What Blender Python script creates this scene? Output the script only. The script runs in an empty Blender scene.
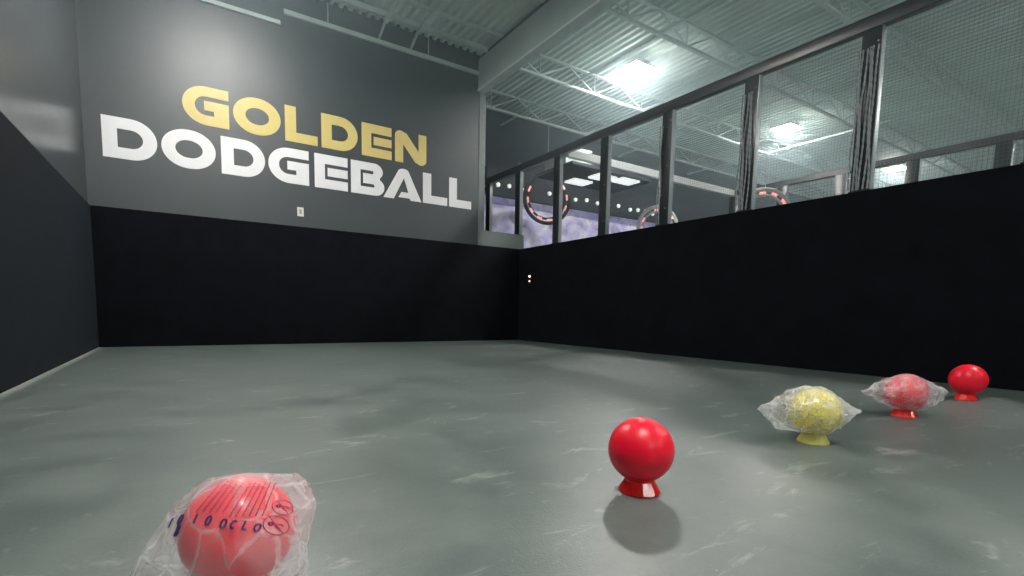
import bpy, bmesh, math, random
from mathutils import Vector, Matrix, noise
from mathutils.bvhtree import BVHTree
random.seed(7)
PI = math.pi
scene = bpy.context.scene
C = scene.collection

W = 8.78       # x of the netted partition on the right
H = 2.40       # height of the black lower walls
DZ = 6.90      # underside of the roof deck
YB = 2.5       # far back wall of the building, behind the netting
YN = -23.0     # near end of what is built
XR = 34.0

# ------------------------------------------------------------------ helpers
def props(o, label=None, cat=None, group=None, kind=None):
    if label: o['label'] = label
    if cat: o['category'] = cat
    if group: o['group'] = group
    if kind: o['kind'] = kind
    return o

def link(name, bm, mat, parent=None, smooth=False, sharp=None):
    me = bpy.data.meshes.new(name)
    bm.normal_update()
    bm.to_mesh(me); bm.free()
    mats = mat if isinstance(mat, (list, tuple)) else [mat]
    for m in mats: me.materials.append(m)
    if smooth:
        for p in me.polygons: p.use_smooth = True
        if sharp is not None:
            me.set_sharp_from_angle(angle=math.radians(sharp))
    o = bpy.data.objects.new(name, me)
    C.objects.link(o)
    if parent: o.parent = parent
    return o

def thing(name, label, cat, loc=(0, 0, 0), rz=0.0, group=None, kind=None):
    o = bpy.data.objects.new(name, None); C.objects.link(o)
    o.empty_display_size = 0.1
    o.location = loc; o.rotation_euler = (0, 0, rz)
    return props(o, label, cat, group, kind)

def copy_tree(o, parent=None):
    c = o.copy(); C.objects.link(c)
    if parent: c.parent = parent
    for ch in list(o.children): copy_tree(ch, c)
    return c

def box(bm, a, b, bev=0.0, mi=0):
    lo = [min(a[i], b[i]) for i in range(3)]; hi = [max(a[i], b[i]) for i in range(3)]
    vs = [bm.verts.new((x, y, z)) for x in (lo[0], hi[0]) for y in (lo[1], hi[1]) for z in (lo[2], hi[2])]
    fs = []
    for q in ((0,1,3,2),(4,6,7,5),(0,4,5,1),(2,3,7,6),(0,2,6,4),(1,5,7,3)):
        f = bm.faces.new([vs[i] for i in q]); f.material_index = mi; fs.append(f)
    if bev > 0:
        es = list({e for f in fs for e in f.edges})
        bmesh.ops.bevel(bm, geom=es, offset=bev, segments=2, affect='EDGES', profile=0.6)
    return bm

def bar(bm, p, q, w, h=None, mi=0):
    """rectangular bar from p to q"""
    p, q = Vector(p), Vector(q); h = h or w
    d = (q - p).normalized()
    up = Vector((0, 0, 1)) if abs(d.z) < 0.9 else Vector((0, 1, 0))
    s = d.cross(up).normalized() * (w / 2); u = s.cross(d).normalized() * (h / 2)
    vs = [bm.verts.new(c + a * s + b * u) for c in (p, q) for a, b in ((-1,-1),(1,-1),(1,1),(-1,1))]
    for f in ((3,2,1,0),(4,5,6,7),(0,1,5,4),(1,2,6,5),(2,3,7,6),(3,0,4,7)):
        bm.faces.new([vs[i] for i in f]).material_index = mi

def tube(bm, pts, r, n=8, cap=True):
    pts = [Vector(p) for p in pts]; rings = []
    for i, p in enumerate(pts):
        d = (pts[min(i+1, len(pts)-1)] - pts[max(i-1, 0)]).normalized()
        up = Vector((0,0,1)) if abs(d.z) < 0.9 else Vector((0,1,0))
        s = d.cross(up).normalized(); u = s.cross(d)
        rings.append([bm.verts.new(p + r*(math.cos(2*PI*k/n)*s + math.sin(2*PI*k/n)*u)) for k in range(n)])
    for a, b in zip(rings, rings[1:]):
        for k in range(n): bm.faces.new((a[k], a[(k+1)%n], b[(k+1)%n], b[k]))
    if cap:
        bm.faces.new(rings[0][::-1]); bm.faces.new(rings[-1])

def lathe(bm, prof, n=48, mi=0):
    """surface of revolution about z; prof = [(r,z)...]"""
    rings = []
    for r, z in prof:
        if r < 1e-6: rings.append([bm.verts.new((0,0,z))])
        else: rings.append([bm.verts.new((r*math.cos(2*PI*k/n), r*math.sin(2*PI*k/n), z)) for k in range(n)])
    for a, b in zip(rings, rings[1:]):
        for k in range(n):
            k2 = (k+1) % n
            if len(a) == 1 and len(b) == 1: continue
            if len(a) == 1: f = (a[0], b[k2], b[k])
            elif len(b) == 1: f = (a[k], a[k2], b[0])
            else: f = (a[k], a[k2], b[k2], b[k])
            bm.faces.new(f).material_index = mi

# ------------------------------------------------------------------ materials
def new_mat(name):
    m = bpy.data.materials.new(name); m.use_nodes = True
    nt = m.node_tree; return m, nt, nt.nodes['Principled BSDF']

def N(nt, t, **kw):
    n = nt.nodes.new(t)
    for k, v in kw.items():
        if k in n.inputs.keys() if hasattr(n.inputs, 'keys') else False: n.inputs[k].default_value = v
        else: setattr(n, k, v)
    return n

def mat(name, col, rough=0.5, ior=1.5, metal=0.0, var=0.0, vscale=8.0, bump=0.0, bscale=60.0, spec=0.5, emit=None, rvar=0.0):
    m, nt, b = new_mat(name)
    b.inputs['Base Color'].default_value = (*col, 1)
    b.inputs['Roughness'].default_value = rough
    b.inputs['Metallic'].default_value = metal; b.inputs['IOR'].default_value = ior
    b.inputs['Specular IOR Level'].default_value = spec
    tc = nt.nodes.new('ShaderNodeTexCoord')
    if var > 0:
        n = nt.nodes.new('ShaderNodeTexNoise'); n.inputs['Scale'].default_value = vscale; n.inputs['Detail'].default_value = 6
        r = nt.nodes.new('ShaderNodeValToRGB')
        r.color_ramp.elements[0].position = 0.3; r.color_ramp.elements[1].position = 0.7
        r.color_ramp.elements[0].color = (*[c*(1-var) for c in col], 1)
        r.color_ramp.elements[1].color = (*[min(1, c*(1+var)) for c in col], 1)
        nt.links.new(tc.outputs['Object'], n.inputs['Vector']); nt.links.new(n.outputs['Fac'], r.inputs['Fac'])
        nt.links.new(r.outputs['Color'], b.inputs['Base Color'])
        if rvar > 0:
            mr = nt.nodes.new('ShaderNodeMapRange')
            mr.inputs['To Min'].default_value = rough - rvar; mr.inputs['To Max'].default_value = rough + rvar
            nt.links.new(n.outputs['Fac'], mr.inputs['Value']); nt.links.new(mr.outputs['Result'], b.inputs['Roughness'])
    if bump > 0:
        n2 = nt.nodes.new('ShaderNodeTexNoise'); n2.inputs['Scale'].default_value = bscale; n2.inputs['Detail'].default_value = 4
        bp = nt.nodes.new('ShaderNodeBump'); bp.inputs['Strength'].default_value = bump; bp.inputs['Distance'].default_value = 0.01
        nt.links.new(tc.outputs['Object'], n2.inputs['Vector']); nt.links.new(n2.outputs['Fac'], bp.inputs['Height'])
        nt.links.new(bp.outputs['Normal'], b.inputs['Normal'])
    if emit:
        b.inputs['Emission Color'].default_value = (*emit[0], 1); b.inputs['Emission Strength'].default_value = emit[1]
    return m

LAMP = 232.0
M = {}
M['paint'] = mat('satin_charcoal_paint', (0.013, 0.025, 0.031), 0.50, var=0.10, vscale=2.5, bump=0.03, bscale=25, rvar=0.04, spec=0.8, ior=1.62)
M['paint_left'] = mat('glossier_charcoal_paint', (0.018, 0.031, 0.038), 0.25, var=0.10, vscale=2.5, bump=0.03, bscale=25, rvar=0.03, spec=1.0, ior=1.75)
M['trimpaint'] = mat('grey_trim_paint', (0.16, 0.19, 0.185), 0.38, var=0.05)
M['pad'] = mat('black_carpet', (0.0032, 0.0040, 0.0065), 0.95, var=0.35, vscale=3, bump=0.5, bscale=350, spec=0.15)
_b = M['pad'].node_tree.nodes['Principled BSDF']; _b.inputs['Sheen Weight'].default_value = 0.025; _b.inputs['Sheen Roughness'].default_value = 0.45; _b.inputs['Sheen Tint'].default_value = (0.55, 0.75, 1.0, 1)
M['deck'] = mat('painted_roof_deck', (0.60, 0.72, 0.67), 0.5, var=0.08, vscale=1.2)
M['steel'] = mat('painted_roof_steel', (0.52, 0.63, 0.59), 0.85, var=0.08, vscale=3)
M['beam'] = mat('painted_beam', (0.33, 0.41, 0.39), 0.5, var=0.08, vscale=1.5, bump=0.1, bscale=10)
M['darkwall'] = mat('dark_far_wall', (0.018, 0.024, 0.034), 0.8, var=0.2, vscale=1.0)
M['post'] = mat('black_post_paint', (0.016, 0.021, 0.025), 0.32, var=0.2, vscale=20, spec=0.7)
M['edge'] = mat('lit_side_tone', (0.30, 0.35, 0.36), 0.35, metal=0.5)  # pale tone painting the lit side of the net posts
M['bolt'] = mat('zinc_bolt', (0.75, 0.78, 0.78), 0.25, metal=0.9)
M['net'] = mat('grey_net_cord', (0.17, 0.20, 0.21), 0.7)
M['netfold'] = mat('pale_net_cord', (0.27, 0.31, 0.32), 0.6)
M['white'] = mat('white_vinyl_lettering', (0.82, 0.83, 0.84), 0.45, var=0.02)
M['gold'] = mat('gold_vinyl_lettering', (0.68, 0.56, 0.20), 0.42, var=0.03)
M['plate'] = mat('almond_plastic', (0.78, 0.76, 0.68), 0.4)
M['socket'] = mat('beige_socket', (0.42, 0.40, 0.33), 0.5)
M['red'] = mat('red_rubber', (0.90, 0.010, 0.035), 0.33, var=0.05, bump=0.06, bscale=220, spec=0.38)
M['redstand'] = mat('red_plastic', (0.86, 0.020, 0.018), 0.18, spec=0.6)
M['yellow'] = mat('yellow_rubber', (0.80, 0.70, 0.05), 0.36, var=0.05, bump=0.06, bscale=220)
M['yellowstand'] = mat('yellow_plastic', (0.74, 0.70, 0.16), 0.3)
M['valve'] = mat('dark_valve', (0.08, 0.01, 0.01), 0.5)
M['lampbody'] = mat('white_lamp_housing', (0.7, 0.72, 0.7), 0.4)
M['lens'] = mat('lamp_lens', (1, 1, 1), 0.4, emit=((1.0, 0.985, 0.95), LAMP))
M['added_upglow'] = mat('added_uplight', (1, 1, 1), 0.4, emit=((1.0, 0.985, 0.95), 1.6))  # glow added on the lamp tops to brighten the ceiling
M['whitebeam'] = mat('pale_painted_tube', (0.62, 0.66, 0.66), 0.35)
M['duct'] = mat('galvanised_duct', (0.36, 0.42, 0.40), 0.45, metal=0.3, var=0.1)
M['panel_light'] = mat('strip_light_lens', (1, 1, 1), 0.5, emit=((0.93, 1.0, 0.98), 0.75))
M['added_wash'] = mat('added_wash_tube', (1, 1, 1), 0.5, emit=((0.82, 0.84, 1.0), 3.5))  # emission of the extra tube added to brighten the mural
M['spot'] = mat('small_lamp_lens', (1, 1, 1), 0.5, emit=((0.75, 1.0, 0.85), 0.35))
M['pinklight'] = mat('pink_led', (0.9, 0.4, 0.35), 0.5, emit=((1.0, 0.42, 0.36), 0.75))
M['ringtube'] = mat('clear_grey_tube', (0.45, 0.48, 0.48), 0.15, spec=0.8)
M['ringdark'] = mat('dark_hoop', (0.03, 0.035, 0.04), 0.25, spec=0.8)
M['yled'] = mat('yellow_led', (1, 0.9, 0.6), 0.5, emit=((1.0, 0.92, 0.55), 5.0))
M['rled'] = mat('red_led', (1, 0.3, 0.2), 0.5, emit=((1.0, 0.30, 0.22), 3.0))
M['blackbox'] = mat('black_plastic', (0.01, 0.01, 0.012), 0.4)
M['ink'] = mat('navy_ink', (0.02, 0.018, 0.10), 0.5)
M['inkred'] = mat('violet_ink', (0.26, 0.008, 0.08), 0.5)

def floor_mat():
    m, nt, b = new_mat('grey_rubber_floor'); L = nt.links
    tc = nt.nodes.new('ShaderNodeTexCoord')
    n1 = nt.nodes.new('ShaderNodeTexNoise'); n1.inputs['Scale'].default_value = 2.2; n1.inputs['Detail'].default_value = 10; n1.inputs['Roughness'].default_value = 0.72
    L.new(tc.outputs['Object'], n1.inputs['Vector'])
    r1 = nt.nodes.new('ShaderNodeValToRGB')
    r1.color_ramp.elements[0].position = 0.36; r1.color_ramp.elements[0].color = (0.050, 0.073, 0.067, 1)
    r1.color_ramp.elements[1].position = 0.66; r1.color_ramp.elements[1].color = (0.112, 0.138, 0.127, 1)
    L.new(n1.outputs['Fac'], r1.inputs['Fac'])
    # long smears of pale dust, several directions
    def streak(rot, sc, lo, hi, seed):
        mp = nt.nodes.new('ShaderNodeMapping'); mp.inputs['Rotation'].default_value = (0, 0, rot)
        mp.inputs['Scale'].default_value = sc; mp.inputs['Location'].default_value = (seed, seed*1.7, 0)
        L.new(tc.outputs['Object'], mp.inputs['Vector'])
        n = nt.nodes.new('ShaderNodeTexNoise'); n.inputs['Scale'].default_value = 1.0; n.inputs['Detail'].default_value = 7; n.inputs['Roughness'].default_value = 0.7
        n.inputs['Distortion'].default_value = 0.6
        L.new(mp.outputs['Vector'], n.inputs['Vector'])
        r = nt.nodes.new('ShaderNodeValToRGB')
        r.color_ramp.elements[0].position = lo; r.color_ramp.elements[0].color = (0, 0, 0, 1)
        r.color_ramp.elements[1].position = hi; r.color_ramp.elements[1].color = (1, 1, 1, 1)
        L.new(n.outputs['Fac'], r.inputs['Fac']); return r.outputs['Color']
    outs = [streak(0.9, (2.2, 4.5, 1), 0.60, 0.80, 11.3), streak(-0.2, (60, 55, 1), 0.72, 0.76, 2.7), streak(0.5, (1.6, 6, 1), 0.62, 0.84, 3.1), streak(-0.7, (2.2, 9, 1), 0.63, 0.86, 8.4), streak(1.9, (3.5, 11, 1), 0.63, 0.85, 5.2),
            streak(0.1, (26, 30, 1), 0.66, 0.76, 1.2)]
    acc = outs[0]
    for o in outs[1:]:
        mx = nt.nodes.new('ShaderNodeMath'); mx.operation = 'MAXIMUM'; L.new(acc, mx.inputs[0]); L.new(o, mx.inputs[1]); acc = mx.outputs[0]
    # dust drifted against the left wall
    sx = nt.nodes.new('ShaderNodeSeparateXYZ'); L.new(tc.outputs['Object'], sx.inputs[0])
    mr = nt.nodes.new('ShaderNodeMapRange'); mr.inputs['From Min'].default_value = 0.035; mr.inputs['From Max'].default_value = 0.12
    mr.inputs['To Min'].default_value = 0.75; mr.inputs['To Max'].default_value = 0.0
    L.new(sx.outputs['X'], mr.inputs['Value'])
    nd = nt.nodes.new('ShaderNodeTexNoise'); nd.inputs['Scale'].default_value = 9; nd.inputs['Detail'].default_value = 5
    L.new(tc.outputs['Object'], nd.inputs['Vector'])
    md = nt.nodes.new('ShaderNodeMath'); md.operation = 'MULTIPLY'; L.new(mr.outputs[0], md.inputs[0]); L.new(nd.outputs['Fac'], md.inputs[1])
    md2 = nt.nodes.new('ShaderNodeMath'); md2.operation = 'MULTIPLY'; md2.inputs[1].default_value = 1.7; L.new(md.outputs[0], md2.inputs[0])
    sc = nt.nodes.new('ShaderNodeMath'); sc.operation = 'MULTIPLY'; sc.inputs[1].default_value = 0.85; L.new(acc, sc.inputs[0])
    mx = nt.nodes.new('ShaderNodeMath'); mx.operation = 'MAXIMUM'; mx.use_clamp = True; L.new(sc.outputs[0], mx.inputs[0]); L.new(md2.outputs[0], mx.inputs[1])
    mix = nt.nodes.new('ShaderNodeMixRGB'); mix.inputs['Color2'].default_value = (0.48, 0.49, 0.45, 1)
    L.new(mx.outputs[0], mix.inputs['Fac']); L.new(r1.outputs['Color'], mix.inputs['Color1'])
    L.new(mix.outputs['Color'], b.inputs['Base Color'])
    rr = nt.nodes.new('ShaderNodeMapRange'); rr.inputs['From Min'].default_value = 0.35; rr.inputs['From Max'].default_value = 0.68; rr.inputs['To Min'].default_value = 0.38; rr.inputs['To Max'].default_value = 0.47
    b.inputs['Specular IOR Level'].default_value = 0.95; b.inputs['IOR'].default_value = 1.65
    L.new(n1.outputs['Fac'], rr.inputs['Value']); L.new(rr.outputs[0], b.inputs['Roughness'])
    nb = nt.nodes.new('ShaderNodeTexNoise'); nb.inputs['Scale'].default_value = 90; nb.inputs['Detail'].default_value = 5
    L.new(tc.outputs['Object'], nb.inputs['Vector'])
    bp = nt.nodes.new('ShaderNodeBump'); bp.inputs['Strength'].default_value = 0.25; bp.inputs['Distance'].default_value = 0.004
    L.new(nb.outputs['Fac'], bp.inputs['Height']); L.new(bp.outputs['Normal'], b.inputs['Normal'])
    return m
M['floor'] = floor_mat()

def mural_mat():
    m, nt, b = new_mat('lavender_mural'); L = nt.links
    tc = nt.nodes.new('ShaderNodeTexCoord')
    n = nt.nodes.new('ShaderNodeTexNoise'); n.inputs['Scale'].default_value = 1.6; n.inputs['Detail'].default_value = 6; n.inputs['Distortion'].default_value = 1.2
    L.new(tc.outputs['Object'], n.inputs['Vector'])
    r = nt.nodes.new('ShaderNodeValToRGB'); e = r.color_ramp.elements
    e[0].position = 0.30; e[0].color = (0.22, 0.21, 0.33, 1)
    e[1].position = 0.75; e[1].color = (0.9, 0.88, 0.93, 1)
    a = e.new(0.45); a.color = (0.46, 0.43, 0.72, 1)
    a = e.new(0.58); a.color = (0.60, 0.60, 0.72, 1)
    L.new(n.outputs['Fac'], r.inputs['Fac']); L.new(r.outputs['Color'], b.inputs['Base Color'])
    b.inputs['Roughness'].default_value = 0.5
    return m
M['mural'] = mural_mat()

def film_mat(name, lo, hi, scale):
    """clear crumpled polythene: mostly see-through, whitish where it creases"""
    m, nt, b = new_mat(name); L = nt.links
    b.inputs['Base Color'].default_value = (0.97, 0.97, 0.98, 1)
    b.inputs['Roughness'].default_value = 0.13
    b.inputs['Specular IOR Level'].default_value = 0.9
    out = nt.nodes['Material Output']
    tr = nt.nodes.new('ShaderNodeBsdfTransparent'); tr.inputs['Color'].default_value = (0.97, 0.97, 0.97, 1)
    tl = nt.nodes.new('ShaderNodeBsdfTranslucent'); tl.inputs['Color'].default_value = (0.9, 0.92, 0.93, 1)
    ms = nt.nodes.new('ShaderNodeMixShader'); ms.inputs[0].default_value = 0.3
    L.new(b.outputs[0], ms.inputs[1]); L.new(tl.outputs[0], ms.inputs[2])
    tc = nt.nodes.new('ShaderNodeTexCoord')
    n = nt.nodes.new('ShaderNodeTexNoise'); n.inputs['Scale'].default_value = scale; n.inputs['Detail'].default_value = 4; n.inputs['Roughness'].default_value = 0.5; n.inputs['Distortion'].default_value = 0.3
    L.new(tc.outputs['Object'], n.inputs['Vector'])
    # thin bright creases
    wv = nt.nodes.new('ShaderNodeMixRGB'); wv.inputs['Fac'].default_value = 0.06
    L.new(tc.outputs['Object'], wv.inputs['Color1']); L.new(n.outputs['Color'], wv.inputs['Color2'])
    vo = nt.nodes.new('ShaderNodeTexVoronoi'); vo.feature = 'DISTANCE_TO_EDGE'; vo.inputs['Scale'].default_value = scale*1.6
    L.new(wv.outputs['Color'], vo.inputs['Vector'])
    m0 = nt.nodes.new('ShaderNodeMapRange'); m0.inputs['From Min'].default_value = 0.0; m0.inputs['From Max'].default_value = 0.07
    m0.inputs['To Min'].default_value = hi; m0.inputs['To Max'].default_value = 0.0
    L.new(vo.outputs['Distance'], m0.inputs['Value'])
    m1 = nt.nodes.new('ShaderNodeMapRange'); m1.inputs['From Min'].default_value = 0.35; m1.inputs['From Max'].default_value = 0.68
    m1.inputs['To Min'].default_value = lo*0.4; m1.inputs['To Max'].default_value = lo*1.8
    L.new(n.outputs['Fac'], m1.inputs['Value'])
    mr = nt.nodes.new('ShaderNodeMath'); mr.operation = 'ADD'; L.new(m0.outputs[0], mr.inputs[0]); L.new(m1.outputs[0], mr.inputs[1])
    lw = nt.nodes.new('ShaderNodeLayerWeight'); lw.inputs['Blend'].default_value = 0.35
    ad = nt.nodes.new('ShaderNodeMath'); ad.operation = 'MULTIPLY_ADD'; ad.inputs[1].default_value = 0.32; ad.use_clamp = True
    L.new(lw.outputs['Facing'], ad.inputs[0]); L.new(mr.outputs[0], ad.inputs[2])
    mix = nt.nodes.new('ShaderNodeMixShader')
    L.new(ad.outputs[0], mix.inputs[0]); L.new(tr.outputs[0], mix.inputs[1]); L.new(ms.outputs[0], mix.inputs[2])
    L.new(mix.outputs[0], out.inputs['Surface'])
    bp = nt.nodes.new('ShaderNodeBump'); bp.inputs['Strength'].default_value = 0.6; bp.inputs['Distance'].default_value = 0.01
    L.new(n.outputs['Fac'], bp.inputs['Height']); L.new(bp.outputs['Normal'], b.inputs['Normal'])
    return m
M['film'] = film_mat('crumpled_clear_film', 0.24, 0.20, 12)
M['film_near'] = film_mat('crumpled_clear_film_near', 0.15, 0.16, 7)

# ------------------------------------------------------------------ room shell
def S(name, bm, m, **k): 
    o = link(name, bm, m, **k); o['kind'] = 'structure'; return o

bm = bmesh.new(); box(bm, (-0.3, YN, -0.1), (XR, YB+0.3, 0)); S('floor', bm, M['floor'])
bm = bmesh.new(); box(bm, (-0.3, YN, 0), (0, YB, DZ+0.12)); S('wall_left', bm, M['paint_left'])
bm = bmesh.new(); box(bm, (0.0, 0.0, 0), (7.50, 0.30, DZ+0.12)); S('wall_back', bm, M['paint'])
bm = bmesh.new(); box(bm, (7.50, -0.012, H), (7.68, 0.30, 6.06), 0.006); S('trim_1', bm, M['trimpaint'])
bm = bmesh.new(); box(bm, (7.68, 0.0, 0), (W+0.125, 0.32, 2.78), 0.006); S('wall_back_ledge', bm, M['trimpaint'])
bm = bmesh.new(); box(bm, (W+0.0, YN, 0), (W+0.12, 0.0, H-0.005)); S('wall_right', bm, M['darkwall'])
bm = bmesh.new(); box(bm, (-0.3, YB, 0), (XR, YB+0.3, DZ+0.12)); S('wall_far_back', bm, M['darkwall'])
bm = bmesh.new(); box(bm, (XR, YN, 0), (XR+0.3, YB+0.3, DZ+0.12)); S('wall_far_right', bm, M['darkwall'])
bm = bmesh.new(); box(bm, (-0.3, YN-0.3, 0), (XR+0.3, YN, DZ+0.12)); S('wall_front', bm, M['paint'])
# corrugated deck, flutes along y
bm = bmesh.new()
pitch, dep = 0.19, 0.075
prof = []
x = 0.0
while x < XR:
    prof += [(x, DZ), (x+0.075, DZ), (x+0.105, DZ+dep), (x+0.16, DZ+dep)]
    x += pitch
prof.append((x, DZ))
a = [bm.verts.new((px, YN, pz)) for px, pz in prof]; b = [bm.verts.new((px, YB, pz)) for px, pz in prof]
for i in range(len(prof)-1): bm.faces.new((a[i], b[i], b[i+1], a[i+1]))
box(bm, (-0.3, YN, DZ+0.125), (XR+0.3, YB+0.3, DZ+0.2))
S('ceiling', bm, M['deck'])

# carpet padding on the lower walls
def pad(a, b, label):
    bm = bmesh.new(); box(bm, a, b, 0.012)
    o = link('wall_padding', bm, M['pad'], smooth=True, sharp=40)
    props(o, label, 'wall padding', 'black carpeted wall padding')
T = 0.03
pad((0.0, YN+0.01, 0.0), (T, -0.0, H), 'black carpet padding on the lower half of the left wall')
pad((T, -T, 0.0), (W-T, 0.0, H), 'black carpet padding below the lettering on the end wall')
pad((W-T, YN+0.01, 0.0), (W, -0.0, H), 'black carpet padding facing the half wall under the netting')

# ------------------------------------------------------------------ lettering
def arc(cx, cy, rx, ry, a0, a1, n=14):
    return [(cx + rx*math.cos(math.radians(a0+(a1-a0)*i/n)), cy + ry*math.sin(math.radians(a0+(a1-a0)*i/n))) for i in range(n+1)]
s = 0.205   # stem
t = 0.185   # arm thickness
HH = 0.68
def oval(w, h, r, x0=0, y0=0):
    pts = []
    rx = min(r, w/2); ry = min(r, h/2)
    pts += arc(x0+w-rx, y0+ry, rx, ry, -90, 0) + arc(x0+w-rx, y0+h-ry, rx, ry, 0, 90)
    pts += arc(x0+rx, y0+h-ry, rx, ry, 90, 180) + arc(x0+rx, y0+ry, rx, ry, 180, 270)
    return pts
def dshape(w, h, r, x0=0, y0=0):
    return [(x0, y0)] + arc(x0+w-r, y0+h/2, r, h/2, -90, 90, 24) + [(x0, y0+h)]
def L_D(w): return [dshape(w, HH, 0.36), dshape(w-s-0.2, HH-2*t, 0.17, s, t)[::-1]]
def L_O(w): return [oval(w, HH, 0.40), oval(w-2*s, HH-2*t, 0.20, s, t)[::-1]]
def L_L(w): return [[(0,0),(w,0),(w,t),(s,t),(s,HH),(0,HH)]]
def L_E(w): return [[(0,0),(w,0),(w,t),(s,t),(s,HH-t),(w,HH-t),(w,HH),(0,HH)], [(s+0.055, HH/2-0.085),(w,HH/2-0.085),(w,HH/2+0.085),(s+0.055,HH/2+0.085)]]
def L_G(w):
    o = [(w,0),(w,HH/2+0.09),(w*0.46,HH/2+0.09),(w*0.46,HH/2-0.075),(w-0.24,HH/2-0.075),(w-0.24,t-0.01)]
    o += arc(0.36, HH/2, 0.17, HH/2-t+0.01, 270, 90, 16)
    o += [(w, HH-t+0.01), (w, HH)]
    o += arc(0.38, HH/2, 0.38, HH/2, 90, 270, 24)
    return [o]
def L_B(w):
    o = [(0,0)] + arc(w-0.2, 0.185, 0.2, 0.185, -90, 60, 12) + arc(w-0.225, HH-0.17, 0.19, 0.17, -50, 90, 12) + [(0,HH)]
    slot = [(s,t-0.02)] + arc(w-0.25, t+0.015, 0.03, 0.035, -90, 90, 6) + [(s+0.055,t+0.05),(s+0.055,HH-t-0.05)] + arc(w-0.27, HH-t-0.015, 0.03, 0.035, -90, 90, 6) + [(s,HH-t+0.02)]
    return [o, slot[::-1]]
def L_A(w):
    c = w*0.52
    leg = [(0,0),(0.235,0),(c+0.010, HH-0.20),(w-0.315,0.165),(0.415,0.165),(0.345,0.045),(w-0.282,0.045),(w-0.262,0.0),(w,0)]
    leg += arc(c+0.0, HH-0.11, 0.15, 0.11, 40, 140, 8)
    return [leg]
def L_N(w):
    sw = 0.19
    o = [(0,0),(sw,0),(sw,HH-0.28),(w-0.27,0.04)] + arc(w-0.13, 0.12, 0.13, 0.12, 230, 360, 8) + [(w,HH),(w-sw,HH),(w-sw,0.29)]
    o += [(0.27,HH-0.04)] + arc(0.13, HH-0.12, 0.13, 0.12, 50, 180, 8)
    return [o]
def letter(ch, fn, x0, x1, z0, m, label, grp):
    cu = bpy.data.curves.new('tmp', 'CURVE'); cu.dimensions = '2D'; cu.fill_mode = 'BOTH'; cu.extrude = 0.003; cu.bevel_depth = 0.0008
    for loop in fn(x1-x0):
        sp = cu.splines.new('POLY'); sp.points.add(len(loop)-1); sp.use_cyclic_u = True
        for p, (u, v) in zip(sp.points, loop): p.co = (u, v, 0, 1)
    tmp = bpy.data.objects.new('tmp', cu); C.objects.link(tmp)
    dg = bpy.context.evaluated_depsgraph_get(); me = bpy.data.meshes.new_from_object(tmp.evaluated_get(dg))
    bpy.data.objects.remove(tmp); bpy.data.curves.remove(cu)
    me.name = 'wall_letter'; me.materials.clear(); me.materials.append(m)
    o = bpy.data.objects.new('wall_letter', me); C.objects.link(o)
    o.location = (x0, -0.0042, z0); o.rotation_euler = (PI/2, 0, 0)
    props(o, label, 'letter', grp)
row1 = [('G',L_G,1.40,2.13,'letter G starting the word'),('O',L_O,2.20,3.02,'letter O between G and L of the word'),('L',L_L,3.10,3.71,'letter L right above the white D and G, in the word'),
        ('D',L_D,3.79,4.53,'letter D in the middle of the word'),('E',L_E,4.62,5.28,'letter E of the word'),('N',L_N,5.36,6.11,'letter N ending the word')]
for ch, fn, a_, b_, tx in row1:
    letter(ch, fn, a_, b_, 4.06, M['gold'], 'gold %s GOLDEN' % tx, 'gold letters on the end wall')
row2 = [('D',L_D,0.24,1.00,'first letter D, leftmost of the word'),('O',L_O,1.06,1.89,'letter O of the word'),('D',L_D,1.98,2.72,'second letter D, between O and G of the word'),
        ('G',L_G,2.78,3.53,'letter G of the word'),('E',L_E,3.64,4.31,'letter E of the word'),('B',L_B,4.38,5.11,'letter B of the word'),
        ('A',L_A,5.09,5.99,'letter A of the word'),('L',L_L,6.03,6.65,'first of two letters L in the word'),('L',L_L,6.70,7.30,'last letter L, rightmost of the word')]
for ch, fn, a_, b_, tx in row2:
    letter(ch, fn, a_, b_, 3.24, M['white'], 'white %s DODGEBALL' % tx, 'white letters on the end wall')

# outlet below the lettering
t_ = thing('wall_outlet', 'small almond outlet plate on the end wall, just above the black padding', 'outlet', (3.35, 0, 2.70))
bm = bmesh.new(); box(bm, (-0.062, -0.010, -0.09), (0.062, 0.0, 0.09), 0.003); link('face_plate', bm, M['plate'], t_)
bm = bmesh.new(); box(bm, (-0.022, -0.015, -0.045), (0.022, -0.0095, 0.045), 0.002); link('socket', bm, M['socket'], t_)

# small box with two indicator lights on the right padding near the corner
t_ = thing('control_box', 'small black box with yellow and red indicator lights on the padding near the corner', 'control box', (W-T, -0.565, 1.60))
bm = bmesh.new(); box(bm, (-0.03, -0.06, -0.13), (0.0, 0.06, 0.13), 0.005); link('housing', bm, M['blackbox'], t_)
for z_, m_, l_ in ((0.06, 'yled', 'yellow indicator light'), (-0.06, 'rled', 'red indicator light')):
    bm = bmesh.new(); bmesh.ops.create_uvsphere(bm, u_segments=12, v_segments=8, radius=0.023)
    o = link('indicator_light', bm, M[m_], t_, smooth=True); o.location = (-0.034, 0, z_); o['label'] = l_

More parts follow.
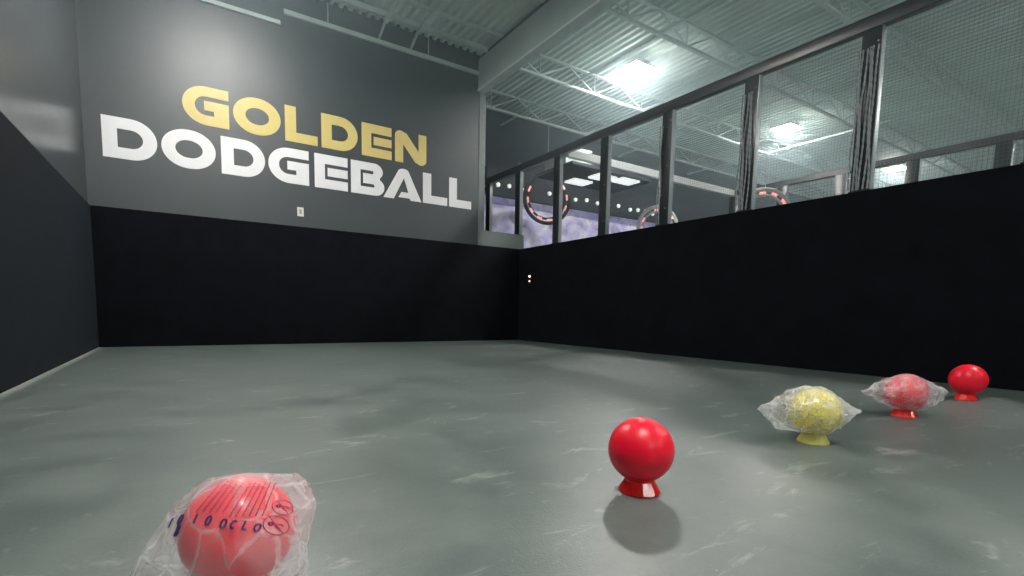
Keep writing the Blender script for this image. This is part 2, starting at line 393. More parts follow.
# rails on the end wall and light steel above it
def thing_mesh(name, bm, m, label, cat, group=None, smooth=False):
    o = link(name, bm, m, smooth=smooth, sharp=35 if smooth else None); return props(o, label, cat, group)
bm = bmesh.new(); box(bm, (0.2, -0.05, 6.20), (3.06, 0.0, 6.25)); box(bm, (0.2, -0.015, 6.25), (3.06, 0.0, 6.29))
thing_mesh('wall_rail', bm, M['steel'], 'pale steel angle high on the end wall, left length sitting lower', 'rail', 'steel angles high on the end wall')
bm = bmesh.new(); box(bm, (3.13, -0.06, 6.42), (7.46, 0.0, 6.48)); box(bm, (3.13, -0.015, 6.48), (7.46, 0.0, 6.53))
thing_mesh('wall_rail', bm, M['steel'], 'pale steel angle high on the end wall, long right length reaching the beam', 'rail', 'steel angles high on the end wall')
bm = bmesh.new(); box(bm, (0.0, -0.46, DZ-0.11), (7.46, -0.38, DZ-0.002))
thing_mesh('ceiling_purlin', bm, M['steel'], 'pale roof purlin nearest the end wall, left of the big beam', 'roof steel', 'roof purlins left of the beam')
for i, (y_, d_) in enumerate(((-1.05, 'second'), (-2.6, 'third'))):
    bm = bmesh.new(); box(bm, (0.0, y_-0.05, DZ-0.06), (7.46, y_+0.05, DZ-0.002)); 
    thing_mesh('ceiling_purlin', bm, M['steel'], 'pale roof purlin %s out from the end wall, left of the big beam' % d_, 'roof steel', 'roof purlins left of the beam')
for x_, d_ in ((5.02, 'left'), (5.74, 'right')):
    bm = bmesh.new(); bar(bm, (x_, -3.0, DZ-0.16), (x_, -0.42, DZ-0.16), 0.05, 0.05); bar(bm, (x_, -0.42, DZ-0.16), (x_, 0.0, DZ-0.34), 0.045, 0.045)
    thing_mesh('roof_brace', bm, M['steel'], 'pale roof brace sloping down to the end wall, %s of the two' % d_, 'roof steel', 'sloping braces above the lettering')
for x_, d_ in ((3.95, 'left'), (6.15, 'right')):
    bm = bmesh.new(); tube(bm, [(x_, -0.03, 6.52), (x_, -0.03, DZ)], 0.012)
    thing_mesh('hanger_rod', bm, M['steel'], 'thin hanger rod above the wall angle, %s one' % d_, 'rod', 'thin hanger rods', True)

# the big beam
t_ = thing('ceiling_beam', 'big pale grey-green boxed roof beam running out from the end wall', 'beam', (7.46, 0, 6.06))
bm = bmesh.new(); box(bm, (0.0, YN+0.01, 0.05), (0.17, -0.002, 0.73), 0.01); link('web', bm, M['beam'], t_)
bm = bmesh.new(); box(bm, (-0.02, YN+0.01, 0.0), (0.20, -0.002, 0.05), 0.006); link('bottom_flange', bm, M['steel'], t_)
bm = bmesh.new(); box(bm, (0.05, YN+0.01, 0.73), (0.14, -0.002, 0.838)); link('gap_shade_strip', bm, M['post'], t_)  # black strip paints the dark of the gap between beam and deck

# open-web joists along x, right of the beam
def joist(y, x0, x1, label, ztop=DZ-0.01, zbot=6.40, per=1.75):
    t_ = thing('roof_joist', label, 'roof joist', (x0, y, zbot), 0, 'open-web roof joists')
    L_ = x1-x0; hgt = ztop-zbot
    bm = bmesh.new(); box(bm, (0, -0.05, hgt-0.045), (L_, 0.05, hgt), 0.006); link('top_chord', bm, M['steel'], t_)
    bm = bmesh.new(); box(bm, (0, -0.045, -0.02), (L_, 0.045, 0.03), 0.006); link('bottom_chord', bm, M['steel'], t_)
    bm = bmesh.new(); xx = 0.1; pts = [(xx, 0, hgt-0.03)]; posts = []
    while xx + per < L_:
        pts += [(xx+per*0.5, 0, 0.02), (xx+per, 0, hgt-0.03)]; posts.append(xx+per*0.5); xx += per
    tube(bm, pts, 0.024, 6); link('web_rod', bm, M['steel'], t_)
    bm = bmesh.new(); tube(bm, [(0, 0, 0.02), (0, 0, hgt-0.03)], 0.018, 6); v0 = link('web_post', bm, M['steel'], t_)
    for i_, xp in enumerate(posts):
        v_ = v0 if i_ == 0 else v0.copy()
        if i_: C.objects.link(v_); v_.parent = t_
        v_.location = (xp, 0, 0)
jl = ['nearest the dark back wall', 'second out from the dark back wall', 'third out from the dark back wall', 'fourth out from the dark back wall',
      'fifth out from the dark back wall', 'sixth out from the dark back wall']
for i, y_ in enumerate((1.42, -0.9, -3.75, -6.1, -8.5, -10.9)):
    joist(y_, 7.68, XR-0.2, 'pale open-web roof joist %s' % jl[i])
# bridging and conduit along y
for i, (x_, z_) in enumerate(((9.6, 6.43), (12.0, 6.80), (14.6, 6.43), (18.5, 6.43), (23.0, 6.43))):
    bm = bmesh.new(); bar(bm, (x_, -11.5, z_), (x_, 2.4, z_), 0.045, 0.045)
    thing_mesh('bridging_bar', bm, M['steel'], 'pale bar tying the roof joists together, %s from the big beam' % ('first', 'second', 'third', 'fourth', 'fifth')[i], 'roof steel', 'bars running across the joists')

# ------------------------------------------------------------------ high-bay lamps
def make_lamp(loc, label):
    t_ = thing('high_bay_light', label, 'ceiling light', loc, 0, 'high-bay ceiling lights')
    bm = bmesh.new(); box(bm, (-0.325, -0.325, 0.008), (0.325, 0.325, 0.09), 0.01); box(bm, (-0.16, -0.30, 0.09), (0.16, 0.30, 0.14), 0.01); link('housing', bm, M['lampbody'], t_)
    bm = bmesh.new(); box(bm, (-0.32, -0.32, -0.005), (0.32, 0.32, 0.02), 0.008); link('lens', bm, M['lens'], t_)
    
    for xx in (-0.25, 0.25):
        bm = bmesh.new(); box(bm, (xx-0.04, -0.28, 0.088), (xx+0.04, 0.28, 0.096), 0.002); link('added_uplight', bm, M['added_upglow'], t_)  # glowing strip added on the housing to light the deck above
    for yy in (-0.28, 0.28):
        bm = bmesh.new(); tube(bm, [(0, yy, 0.135), (0, yy, DZ-loc[2]-0.002)], 0.006); link('hanger', bm, M['lampbody'], t_)
    return t_
LZ = 6.66
lp = make_lamp((10.72, -2.02, LZ), 'square high-bay light glowing brightest, over the netting near the big beam')
lamps = [((17.40, -2.12, LZ), 'square high-bay light seen through the netting between two wide posts'),
         ((25.0, -2.35, LZ), 'smallest and farthest high-bay light, just above the half wall'),
         ((2.1, -3.2, LZ), 'square high-bay light over the court beside the lettered end wall'),
         ((2.0, -11.2, LZ), 'square high-bay light right over the camera, left half of the court'),
         ((10.5, -11.2, LZ), 'square high-bay light beside the half wall, level with the row of balls'),
         ((2.0, -20.0, LZ), 'square high-bay light behind the camera, left half of the court'),
         ((10.5, -20.0, LZ), 'square high-bay light behind the camera, beside the half wall'),
         ((17.8, -11.2, LZ), 'square high-bay light over the neighbouring court'),
         ((25.2, -11.2, LZ), 'square high-bay light far over the neighbouring hall')]
for loc, lb in lamps:
    c = copy_tree(lp); c.location = loc; c['label'] = lb

# ------------------------------------------------------------------ netted frame on the half wall
ZR0, ZR1 = 4.43, 4.60
ords = ['hidden deepest behind the ledge', 'at the corner behind the grey ledge', 'first in front of the corner', 'second in front of the corner', 'third in front of the corner',
        'fourth in front of the corner', 'fifth in front of the corner, wrapped in gathered net', 'nearest the camera']
PY = [1.76, 0.19, -1.48, -3.08, -4.71, -6.33, -7.95, -9.60]
def net_post(x, y, zb, zt, label, grp, wy=0.22, dx=0.10, bolts=True):
    t_ = thing('net_post', label, 'post', (x, y, zb), 0, grp)
    bm = bmesh.new(); hh = zt-zb
    # a channel: wide face towards the court, two flanges behind
    box(bm, (0, -wy/2, 0), (0.012, wy/2, hh), 0.003); box(bm, (0.012, -wy/2, 0), (dx, -wy/2+0.012, hh), 0.003); box(bm, (0.012, wy/2-0.012, 0), (dx, wy/2, hh), 0.003)
    link('channel', bm, M['post'], t_, smooth=True, sharp=30)
    bm = bmesh.new(); box(bm, (0.004, -wy/2-0.014, 0.02), (dx, -wy/2-0.001, hh-0.002), 0.002)  # pale strip paints the light falling on the post's side
    e_ = link('lit_side_strip', bm, M['edge'], t_); e_['label'] = 'pale strip standing for light on the post side'
    bm = bmesh.new(); box(bm, (-0.01, -wy/2-0.02, 0.0), (0.012, wy/2+0.02, 0.02)); link('base_plate', bm, M['post'], t_)
    if bolts:
        for k, (by, bz) in enumerate(((-0.05, 0.3), (0.05, 0.55), (-0.05, 1.05), (0.05, 1.3), (0.0, 1.75), (-0.08, 1.85))):
            bm = bmesh.new(); bmesh.ops.create_uvsphere(bm, u_segments=8, v_segments=6, radius=0.013)
            o = link('bolt', bm, M['bolt'], t_, smooth=True); o.location = (-0.004, by, bz)
    return t_
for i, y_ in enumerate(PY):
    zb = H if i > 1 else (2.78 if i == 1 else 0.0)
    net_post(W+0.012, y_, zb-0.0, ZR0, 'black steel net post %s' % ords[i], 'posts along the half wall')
bm = bmesh.new(); box(bm, (W+0.0, YN+0.02, ZR0), (W+0.12, 2.48, ZR1), 0.012)
thing_mesh('net_rail', bm, M['post'], 'long black top rail joining the net posts along the half wall', 'rail', smooth=True)
def net(name, axis, fixed, a0, a1, z0, z1, cell, r, m, parent=None, sag=0.03):
    """netting in the plane axis=fixed, from a0 to a1 along the other axis"""
    bm = bmesh.new()
    nu = max(2, round((a1-a0)/cell)); nv = max(2, round((z1-z0)/cell))
    def P(u, v):
        aa = a0+(a1-a0)*u/nu; zz = z0+(z1-z0)*v/nv
        d = sag*math.sin(PI*u/nu)*(0.4+0.6*math.sin(PI*v/nv)) + 0.25*sag*noise.noise(Vector((aa*2, zz*2, fixed)))
        w = 0.2*cell*noise.noise(Vector((aa*1.7, zz*1.7, 3)))
        return (fixed+d, aa+w, zz) if axis == 'x' else (aa+w, fixed+d, zz)
    def strip(pts):
        # three-sided cord
        prev = None
        for i, p in enumerate(pts):
            p = Vector(p); d = (Vector(pts[min(i+1, len(pts)-1)])-Vector(pts[max(i-1, 0)])).normalized()
            n_ = Vector((1,0,0)) if axis == 'x' else Vector((0,1,0)); s_ = d.cross(n_).normalized()
            ring = [bm.verts.new(p + r*(math.cos(2.094*k)*n_+math.sin(2.094*k)*s_)) for k in range(3)]
            if prev:
                for k in range(3): bm.faces.new((prev[k], prev[(k+1)%3], ring[(k+1)%3], ring[k]))
            prev = ring
    for u in range(nu+1): strip([P(u, v) for v in range(0, nv+1, 4)] + ([P(u, nv)] if nv % 4 else []))
    for v in range(nv+1): strip([P(u, v) for u in range(0, nu+1, 4)] + ([P(nu, v)] if nu % 4 else []))
    return link(name, bm, m, parent)
nl = ['behind the grey ledge', 'at the corner, dark hoop behind', 'first bay out from the corner', 'second bay out from the corner', 'third bay out from the corner',
      'fourth bay, second lamp behind it', 'largest bay, nearest the camera']
for i in range(7):
    y1, y0 = PY[i], PY[i+1]
    t_ = thing('safety_net', 'fine grey safety net between black posts, %s' % nl[i], 'net', (0, 0, 0), 0, 'safety nets above the half wall')
    net('netting', 'x', W+0.03, y0+0.113, y1-0.127, H+0.002 if i > 0 else 2.79, ZR0-0.002, 0.042, 0.0011, M['net'], t_)
    # net gathered in folds against the posts
    k_ = {4: 2, 5: 5, 6: 6}.get(i, 0)
    for k in range(k_):
        yy = y1+0.115-0.042*k+random.uniform(-.006, .006)
        cx_ = lambda z: W-0.026-0.012*math.sin(z*7+k); cy2 = lambda z: yy+0.012*math.sin(z*3.1+k*2)
        bm = bmesh.new()
        n1, n2 = 64, 6; prev = None
        for q in range(n1+1):
            z = H+0.02+q*(ZR0-H-0.26)/n1; rr_ = 0.006+0.008*abs(math.sin(q*0.9+k))
            ring = [bm.verts.new((cx_(z)+0.7*rr_*math.cos(2*PI*j/n2), cy2(z)+rr_*math.sin(2*PI*j/n2), z)) for j in range(n2)]
            if prev:
                for j in range(n2): bm.faces.new((prev[j], prev[(j+1)%n2], ring[(j+1)%n2], ring[j]))
            prev = ring
        link('gathered_fold', bm, M['netfold'], t_)

# ------------------------------------------------------------------ neighbouring court beyond the netting
XF = 15.45
fl = ['at the far corner of the neighbouring court', 'second from that court corner', 'third from that court corner, by the low arch', 'fourth, beside the small far lamp', 'fifth from that court corner', 'nearest the camera']
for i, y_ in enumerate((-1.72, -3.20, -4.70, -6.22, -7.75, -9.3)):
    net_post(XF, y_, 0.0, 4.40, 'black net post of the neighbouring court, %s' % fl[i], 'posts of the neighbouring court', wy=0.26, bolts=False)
bm = bmesh.new(); box(bm, (XF, YN+0.02, 4.40), (XF+0.12, -1.6, 4.55), 0.01)
thing_mesh('net_rail', bm, M['post'], 'black top rail of the neighbouring court, running towards the camera', 'rail')
bm = bmesh.new(); box(bm, (W+0.13, -1.76, 4.38), (XF, -1.64, 4.56), 0.01)
thing_mesh('cross_rail', bm, M['whitebeam'], 'bright pale tube spanning between the two netted frames', 'rail')
t_ = thing('safety_net', 'safety net of the neighbouring court, hanging from its black rail', 'net', (0,0,0), 0, 'far safety nets')
net('netting', 'x', XF+0.16, -10.9, -1.8, 1.2, 4.40, 0.09, 0.0025, M['net'], t_)

# mural, lit band and fittings along the far back wall
bm = bmesh.new(); box(bm, (8.95, YB-0.04, 1.6), (16.8, YB-0.001, 4.30), 0.004)
thing_mesh('wall_mural', bm, M['mural'], 'misty lavender and blue mural on the wall behind the corner netting', 'mural')
bm = bmesh.new(); box(bm, (8.95, YB-0.35, 4.38), (17.5, YB-0.001, 5.05), 0.01); box(bm, (8.95, YB-0.38, 4.25), (17.5, YB-0.345, 5.05), 0.004)  # front lip added to hide the extra lit tube behind it
thing_mesh('bulkhead', bm, M['darkwall'], 'dark bulkhead over the lavender mural, carrying small round lamps', 'bulkhead')
xs = [9.35, 9.75, 10.25, 11.3, 11.7, 12.4, 12.9, 13.4, 13.9, 14.4, 15.0, 15.4, 15.8, 16.2]
bm = bmesh.new(); lathe(bm, [(0.0, 0.03), (0.06, 0.03), (0.068, 0.0), (0.068, -0.025), (0.05, -0.032), (0.0, -0.034)], 20)
bmesh.ops.rotate(bm, verts=bm.verts, cent=(0,0,0), matrix=Matrix.Rotation(PI/2, 3, 'X'))
d0 = link('dome_light', bm, M['spot'], smooth=True, sharp=40)
for i, x_ in enumerate(xs):
    o = d0 if i == 0 else d0.copy()
    if i: C.objects.link(o)
    o.location = (x_, YB-0.41, 4.56+0.03*math.sin(i*2.3))
    props(o, 'small greenish round lamp on the dark bulkhead above the mural, in a row', 'lamp', 'small lamps over the mural')
# hanging unit and ceiling strips seen through the first bays
t_ = thing('duct_box', 'pale boxy air unit hung beyond the netting, left of the first wide bay', 'air unit', (10.05, -0.35, 4.532))
bm = bmesh.new(); box(bm, (-0.45, -0.45, 0.0), (0.45, 0.45, 0.5), 0.03); link('casing', bm, M['duct'], t_)
bm = bmesh.new(); box(bm, (-0.36, -0.36, -0.03), (0.36, 0.36, 0.0), 0.01); link('grille', bm, M['lampbody'], t_)
bm = bmesh.new(); box(bm, (-0.33, -0.22, 0), (0.33, 0.22, 0.05), 0.008)
s0 = link('strip_light', bm, M['panel_light'])
for i, (p_, l_) in enumerate((((10.65, -0.1, 4.37), 'flat bright panel light beyond the netting, leftmost of three below the air unit'),
                              ((10.85, -0.85, 4.37), 'flat bright panel light beyond the netting, upper one below the air unit'),
                              ((11.62, -0.95, 4.37), 'flat bright panel light beyond the netting, right of the second net post'))):
    o = s0 if i == 0 else s0.copy()
    if i: C.objects.link(o)
    o.location = p_; props(o, l_, 'panel light', 'flat panel lights beyond the netting')
bm = bmesh.new(); box(bm, (9.45, -1.25, 4.42), (12.4, 0.35, 4.50), 0.01)
thing_mesh('hung_canopy', bm, M['darkwall'], 'dark flat canopy carrying the panel lights beyond the netting', 'canopy')

bm = bmesh.new(); tube(bm, [(9.0, YB-0.30, 4.355), (17.3, YB-0.30, 4.355)], 0.022, 10)  # extra tube added out of sight to brighten the mural
thing_mesh('added_wash_light', bm, M['added_wash'], 'added thin lit tube hidden under the dark bulkhead, washing the lavender mural', 'added light', smooth=True)
# hoops with pink lights
def hoop(c, rad, yaw, label, dark):
    t_ = thing('light_hoop', label, 'hoop', c, yaw, 'big hoops with pink lights')
    def ring(R_, r_, y_):
        bm = bmesh.new()
        n1, n2 = 56, 10; g = [[bm.verts.new(((R_+r_*math.cos(2*PI*j/n2))*math.cos(2*PI*i/n1), y_+r_*math.sin(2*PI*j/n2), (R_+r_*math.cos(2*PI*j/n2))*math.sin(2*PI*i/n1))) for j in range(n2)] for i in range(n1)]
        for i in range(n1):
            for j in range(n2): bm.faces.new((g[i][j], g[(i+1)%n1][j], g[(i+1)%n1][(j+1)%n2], g[i][(j+1)%n2]))
        return bm
    link('outer_tube', ring(rad, 0.055, 0), M['ringdark' if dark else 'ringtube'], t_, smooth=True)
    link('inner_tube', ring(rad-0.13, 0.035, 0.02), M['ringdark' if dark else 'ringtube'], t_, smooth=True)
    for k in range(12):
        if k % 6 in (4,): continue
        a0 = 2*PI*k/12; bm = bmesh.new()
        tube(bm, [((rad-0.09)*math.cos(a0+q*0.05), -0.045, (rad-0.09)*math.sin(a0+q*0.05)) for q in range(6)], 0.028, 6)
        link('light_segment', bm, M['pinklight'], t_)
    bm = bmesh.new(); tube(bm, [(0, 0, rad+0.04), (0, 0, DZ-c[2]-0.01)], 0.008, 6); link('hanging_cable', bm, M['steel'], t_)
hoop((10.35, 0.95, 4.08), 0.70, -0.3, 'dark hoop with pink lights hung behind the corner netting, nearest the ledge', True)
hoop((13.0, -0.95, 3.30), 0.58, -0.5, 'hoop with pink lights half hidden behind a net post', False)
hoop((13.2, -4.05, 3.20), 0.62, -0.7, 'pale hoop with pink lights, only its arch showing above the half wall', False)

# ------------------------------------------------------------------ balls on stands
CR = Vector((0.837, -0.547, 0.019)).normalized(); CU = Vector((0.038, 0.093, 0.995)).normalized(); CF = Vector((0.546, 0.832, -0.098)).normalized()
SH = 0.056
def stand(x, y, m, label, k=1.0):
    t_ = thing('ball_stand', label, 'ball stand', (x, y, 0), 0, 'flared stands under the dodgeballs')
    bm = bmesh.new()
    # faceted flared skirt
    prof = [(0.085, 0.0), (0.0865, 0.004), (0.084, 0.008), (0.0615, SH-0.006), (0.063, SH), (0.0612, SH+0.001), (0.059, SH-0.006), (0.077, 0.006), (0.079, 0.0), (0.083, 0.0)]
    lathe(bm, [(r*k, z) for r, z in prof], 20)
    bmesh.ops.remove_doubles(bm, verts=bm.verts, dist=1e-5)
    link('skirt', bm, m, t_, smooth=True, sharp=12)
    bm = bmesh.new()
    lathe(bm, [(0.0605*k, SH-0.004), (0.05*k, SH-0.016), (0.03*k, SH-0.026), (0.0, SH-0.030)], 32)
    link('cup', bm, m, t_, smooth=True)
    return t_
def ball(x, y, r, m, label, z=None, rot=0.0):
    zc = z if z else SH + math.sqrt(r*r-0.0610**2) + 0.0015
    t_ = thing('dodgeball', label, 'ball', (x, y, zc), 0, 'dodgeballs in a row')
    bm = bmesh.new(); bmesh.ops.create_icosphere(bm, subdivisions=5, radius=r)
    o = link('rubber_shell', bm, m, t_, smooth=True)
    bm = bmesh.new(); lathe(bm, [(0.0, 0.0015), (0.003, 0.0015), (0.004, 0.0), (0.009, 0.0005), (0.0095, -0.002)], 16)
    v = link('valve', bm, M['valve'], t_, smooth=True)
    d = (Vector((math.cos(rot), math.sin(rot), 0.8))).normalized()
    v.location = d*r; v.rotation_euler = d.to_track_quat('Z', 'Y').to_euler()
    return Vector((x, y, zc))
stand(2.875, -9.70, M['redstand'], 'glossy red flared stand under the unwrapped red ball in the middle')
ball(2.875, -9.70, 0.134, M['red'], 'bare red dodgeball in the middle of the floor, casting a round shadow', rot=1.2)
stand(4.415, -9.655, M['yellowstand'], 'yellow flared stand under the yellow ball')
cy = ball(4.415, -9.655, 0.136, M['yellow'], 'yellow dodgeball wrapped in clear crumpled plastic', rot=1.9)
stand(5.89, -9.61, M['redstand'], 'glossy red flared stand under the wrapped red ball beside the yellow one')
c2 = ball(5.89, -9.61, 0.138, M['red'], 'red dodgeball in clear plastic, between the yellow ball and the bare far one', rot=1.4)
stand(7.42, -9.58, M['redstand'], 'glossy red flared stand farthest right, nearest the half wall')
ball(7.42, -9.58, 0.143, M['red'], 'bare red dodgeball farthest right, nearest the half wall', rot=1.0)
stand(1.402, -9.708, M['redstand'], 'red flared stand inside the big plastic bag nearest the camera')
cf = ball(1.402, -9.708, 0.132, M['red'], 'red dodgeball inside the printed plastic bag nearest the camera', rot=2.2)

def film_bag(centre, r, pts, m, label, edge, crumple, zmin=0.004, seed=0.0, lower=-0.3):
    """taut plastic film: hull of the ball and of the bag's corners, creased"""
    bm = bmesh.new()
    bmesh.ops.create_icosphere(bm, subdivisions=4, radius=r+0.006)
    for v in [v for v in bm.verts if v.co.z < lower*r*2 and lower > -1]: bm.verts.remove(v)
    bmesh.ops.delete(bm, geom=list(bm.edges), context='EDGES_FACES')
    for a_, b_, c_ in pts: bm.verts.new(CR*a_ + CU*b_ + CF*c_)
    res = bmesh.ops.convex_hull(bm, input=list(bm.verts))
    keep = {f for f in res['geom'] if isinstance(f, bmesh.types.BMFace)}
    bmesh.ops.delete(bm, geom=[f for f in bm.faces if f not in keep], context='FACES')
    bmesh.ops.delete(bm, geom=[v for v in bm.verts if not v.link_faces], context='VERTS')
    bmesh.ops.triangulate(bm, faces=bm.faces)
    for _ in range(7):
        es = [e for e in bm.edges if e.calc_length() > edge*1.6]
        if not es: break
        bmesh.ops.subdivide_edges(bm, edges=es, cuts=1)
        bmesh.ops.triangulate(bm, faces=[f for f in bm.faces if len(f.verts) > 3])
    bmesh.ops.recalc_face_normals(bm, faces=bm.faces)
    bm.normal_update()
    mv = []
    for v in bm.verts:
        p = v.co + Vector((seed, seed*2, 0))
        free = min(1.0, max(0.0, (v.co.length-r)/(0.35*r)))
        q = Vector((p.x*1.0, p.y*1.0, p.z*1.0))
        rid = 1-2*abs(noise.noise(q*11)); rid2 = 1-2*abs(noise.noise(q*26+Vector((5,1,2)))); rid3 = noise.noise(q*60)
        d = crumple*((0.10+0.90*free)*(rid-0.9)*1.0 + (0.25+0.5*free)*(rid2-0.8)*0.5 + rid3*0.15)
        mv.append((v, v.normal*d))
    for v, d in mv:
        v.co += d
        l_ = v.co.length; m_ = r+0.004
        if l_ < m_+0.008: v.co = v.co.normalized()*(m_+0.008*math.exp((l_-m_-0.008)/0.008))
        if v.co.z + centre.z < zmin: v.co.z = zmin-centre.z
    bv = BVHTree.FromBMesh(bm)
    o = link('plastic_bag', bm, m, smooth=True, sharp=22)
    o.location = centre
    props(o, label, 'plastic bag', 'clear plastic bags on the balls')
    return o, bv
def outline(centre, pts, th):
    """corner points of the flat bag around a ball, measured across, up and away from it; th = half its thickness"""
    rel = centre - Vector((1.309, -11.092, 0.736)); X0, Y0, Z0 = rel.dot(CR), rel.dot(CU), rel.dot(CF)
    out = []
    for x_, y_, d_ in pts:
        for q in (-1, 1):
            dz = d_+q*th; k = (Z0+d_)/496.1
            out.append(((x_-512)*k - X0, (361.4-y_)*k - Y0, dz))
    return out
yp = outline(cy, [(757.5,409,0.0),(770,400,0),(786,390.5,0.0),(806.7,385,0.0),(826,387.0,0.0),(840,397,0.01),(850,404,0.02),(862,411,0.03),(850,418,0.02),(841,428,0.0),(776,429,-0.02),(794,431,-0.02)], 0.010)
film_bag(cy, 0.136, yp, M['film'], 'crumpled clear plastic bag with pointed corners around the yellow ball', 0.013, 0.013, seed=1.3, lower=-0.42)
rp = outline(c2, [(860.5,391.2,0.0),(880.5,380.5,0.0),(900.8,375.7,0.0),(917.7,375.7,0.0),(945,389,0.02),(949,392,0.02),(944,399.5,0.02),(927,410,0.0),(878,402.5,0.0)], 0.012)
film_bag(c2, 0.138, rp, M['film'], 'crumpled clear plastic bag spread sideways over the wrapped red ball', 0.013, 0.014, seed=4.1, lower=-0.42)
fp = outline(cf, [(141,557.8,-0.05),(176,504,0.0),(198,484,0.02),(206.6,478.5,0.03),(249,475.5,0.03),(294,473,0.05),(308,483,0.05),(314.5,505,0.04),(306,520,0.03),(302,546.6,-0.02),
         (303,600,-0.10),(118,592,-0.10),(150,608,-0.14),(270,608,-0.16)], 0.016)
bag, bv = film_bag(cf, 0.134, fp, M['film_near'], 'large printed clear plastic bag nearest the camera, draped to the floor', 0.009, 0.010, seed=7.7, lower=-2)

# printing on the near bag, laid on the film from its front-top side
ND = (CU*0.62 - CF*0.78).normalized()         # outward from the printed side
UD = (CU - ND*CU.dot(ND)).normalized(); RD = CR
def on_film(a_, b_, lift=0.0022):
    o_ = RD*a_ + UD*b_ + ND*0.6
    hit, nrm, _, _ = bv.ray_cast(o_, -ND)
    if hit is None: return None
    return hit + ND*lift
def stroke(bm, pts, w):
    P_ = [on_film(*p) for p in pts]
    if any(p is None for p in P_): return
    for p, q in zip(P_, P_[1:]):
        d = q-p
        if d.length < 1e-6: continue
        s_ = d.cross(ND).normalized()*(w/2); e_ = d.normalized()*(w*0.3)
        vs = [p-s_-e_, p+s_-e_, q+s_+e_, q-s_+e_]
        lo = [bm.verts.new(v) for v in vs]; hi = [bm.verts.new(v+ND*0.0006) for v in vs]
        bm.faces.new(hi); bm.faces.new(lo[::-1])
        for k in range(4): bm.faces.new((lo[k], lo[(k+1)%4], hi[(k+1)%4], hi[k]))
def part(name, bm, m, label=None):
    o = link(name, bm, m, bag)
    if label: o['label'] = label
    return o
EYE = Vector((1.309, -11.092, 0.736)) - cf
def AB(x_, y_):  # point of the film met by a line of sight, on the printed side's axes
    d = CF + CR*((x_-512)/496.1) + CU*((361.4-y_)/496.1)
    hit, *_ = bv.ray_cast(EYE, d.normalized())
    if hit is None: return (9, 9)
    return (hit.dot(RD), hit.dot(UD))
GL = {'O': [[(math.cos(q*PI/5)*0.36, math.sin(q*PI/5)*0.5) for q in range(11)]],
      'I': [[(0, -0.5), (0, 0.5)]], 'L': [[(-0.25, 0.5), (-0.25, -0.5), (0.3, -0.5)]],
      'C': [[(math.cos(q)*0.36, math.sin(q)*0.5) for q in (0.9, 1.57, 2.2, 3.14, 4.1, 4.71, 5.4)]],
      '8': [[(math.cos(q*PI/4)*0.28, 0.25+math.sin(q*PI/4)*0.25) for q in range(9)], [(math.cos(q*PI/4)*0.32, -0.25+math.sin(q*PI/4)*0.25) for q in range(9)]]}
for ch, x_, y_, sz in (('I',171,523,7),('O',181,520,8),('8',178,531,8),('I',196,519,7),('O',209,521,7),('O',224,524,7),('C',234,525,6.5),('L',246,526,6.5),('O',258,528,6.5)):
    bm = bmesh.new(); A_, B_ = AB(x_, y_)
    for st in GL[ch]: stroke(bm, [(A_+(u*0.85+v*0.2)*sz/390*0.95, B_+v*sz/390*1.05) for u, v in st], 0.0046)
    if len(bm.faces): part('printed_letter', bm, M['ink'])
    else: bm.free()
for x_, y_, R_ in ((283.5,508,7.2),(277,526,8.6)):
    bm = bmesh.new(); A_, B_ = AB(x_, y_); rr = R_/390
    stroke(bm, [(A_+rr*math.cos(q*PI/12), B_+rr*math.sin(q*PI/12)) for q in range(25)], 0.0018)
    stroke(bm, [(A_-rr*0.7, B_+rr*0.7), (A_+rr*0.7, B_-rr*0.7)], 0.0014)
    stroke(bm, [(A_-rr*0.45+rr*0.16*math.cos(q*PI/4), B_+rr*0.16*math.sin(q*PI/4)) for q in range(9)], 0.004)
    stroke(bm, [(A_-rr*0.2, B_+rr*0.1), (A_+rr*0.3, B_+rr*0.25), (A_+rr*0.55, B_+rr*0.1)], 0.0024)
    stroke(bm, [(A_-rr*0.1, B_-rr*0.1), (A_+rr*0.35, B_-rr*0.3)], 0.0024)
    if len(bm.faces): part('warning_symbol', bm, M['inkred'])
    else: bm.free()
# slanting rows of tiny print
for k in range(11):
    bm = bmesh.new()
    x0_, y0_ = 197+k*6.6, 513-0.25*abs(k-5)+(4 if k > 4 else 0)
    sl = 0.85-0.045*k; q = 0.0
    while q < 33:
        seg = random.uniform(0.5, 1.1)
        p0 = (x0_+q*sl, y0_-q); p1 = (x0_+(q+seg)*sl, y0_-(q+seg))
        if p1[0] < 300 and p1[1] > 481:
            stroke(bm, [AB(*p0), AB(*p1)], 0.0034)
        q += seg+random.uniform(1.3, 1.9)
    if len(bm.faces): part('printed_line', bm, M['inkred'])
    else: bm.free()

# ------------------------------------------------------------------ world, camera, view
w = bpy.data.worlds.new('World'); scene.world = w; w.use_nodes = True
bg = w.node_tree.nodes['Background']; bg.inputs[0].default_value = (0.5, 0.6, 0.6, 1); bg.inputs[1].default_value = 0.0

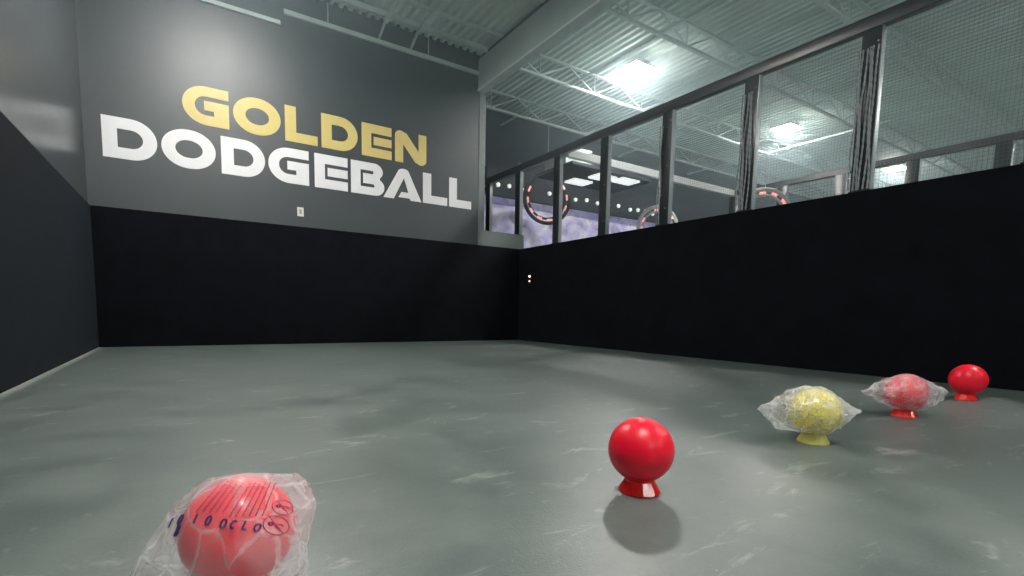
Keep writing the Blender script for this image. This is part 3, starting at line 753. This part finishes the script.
# thin haze added under the roof for the glow round the lamps
nt = w.node_tree; L = nt.links
ge = nt.nodes.new('ShaderNodeNewGeometry'); sx = nt.nodes.new('ShaderNodeSeparateXYZ'); L.new(ge.outputs['Position'], sx.inputs[0])
mr = nt.nodes.new('ShaderNodeMapRange'); mr.inputs['From Min'].default_value = 3.0; mr.inputs['From Max'].default_value = 6.5
mr.inputs['To Min'].default_value = 0.0; HZ = 0.032; mr.inputs['To Max'].default_value = HZ
L.new(sx.outputs['Z'], mr.inputs['Value'])
vs = nt.nodes.new('ShaderNodeVolumeScatter'); vs.inputs['Color'].default_value = (0.72, 0.92, 1.0, 1)
vs.inputs['Anisotropy'].default_value = 0.5; L.new(mr.outputs[0], vs.inputs['Density'])
if HZ > 0: L.new(vs.outputs[0], nt.nodes['World Output'].inputs['Volume'])

cam = bpy.data.cameras.new('camera'); co = bpy.data.objects.new('camera', cam); C.objects.link(co)
cam.sensor_width = 36.0; cam.lens = 496.1/1024*36.0; cam.shift_y = (361.37-288)/1024; cam.clip_start = 0.02; cam.clip_end = 200
yaw, pit, rol = 0.581257545, -0.0985892596, 0.0186852191
sy, cy_ = math.sin(yaw), math.cos(yaw); sp, cp = math.sin(pit), math.cos(pit)
f = Vector((sy*cp, cy_*cp, sp)); r = Vector((cy_, -sy, 0)); u = r.cross(f)
r2 = math.cos(rol)*r + math.sin(rol)*u; u2 = -math.sin(rol)*r + math.cos(rol)*u
mw = Matrix(((r2.x, u2.x, -f.x, 1.30875), (r2.y, u2.y, -f.y, -11.09221), (r2.z, u2.z, -f.z, 0.73615), (0, 0, 0, 1)))
co.matrix_world = mw
scene.camera = co
vsx = scene.view_settings
scene.display_settings.display_device = 'sRGB'
vsx.view_transform = 'Standard'; vsx.look = 'None'; vsx.gamma = 1.0; vsx.use_curve_mapping = False
vsx.exposure = 0.28
cy = scene.cycles
cy.max_bounces = 10; cy.diffuse_bounces = 6; cy.glossy_bounces = 4; cy.transparent_max_bounces = 16; cy.volume_bounces = 1
cy.use_denoising = True
cy.volume_step_rate = 4.0; cy.volume_max_steps = 128
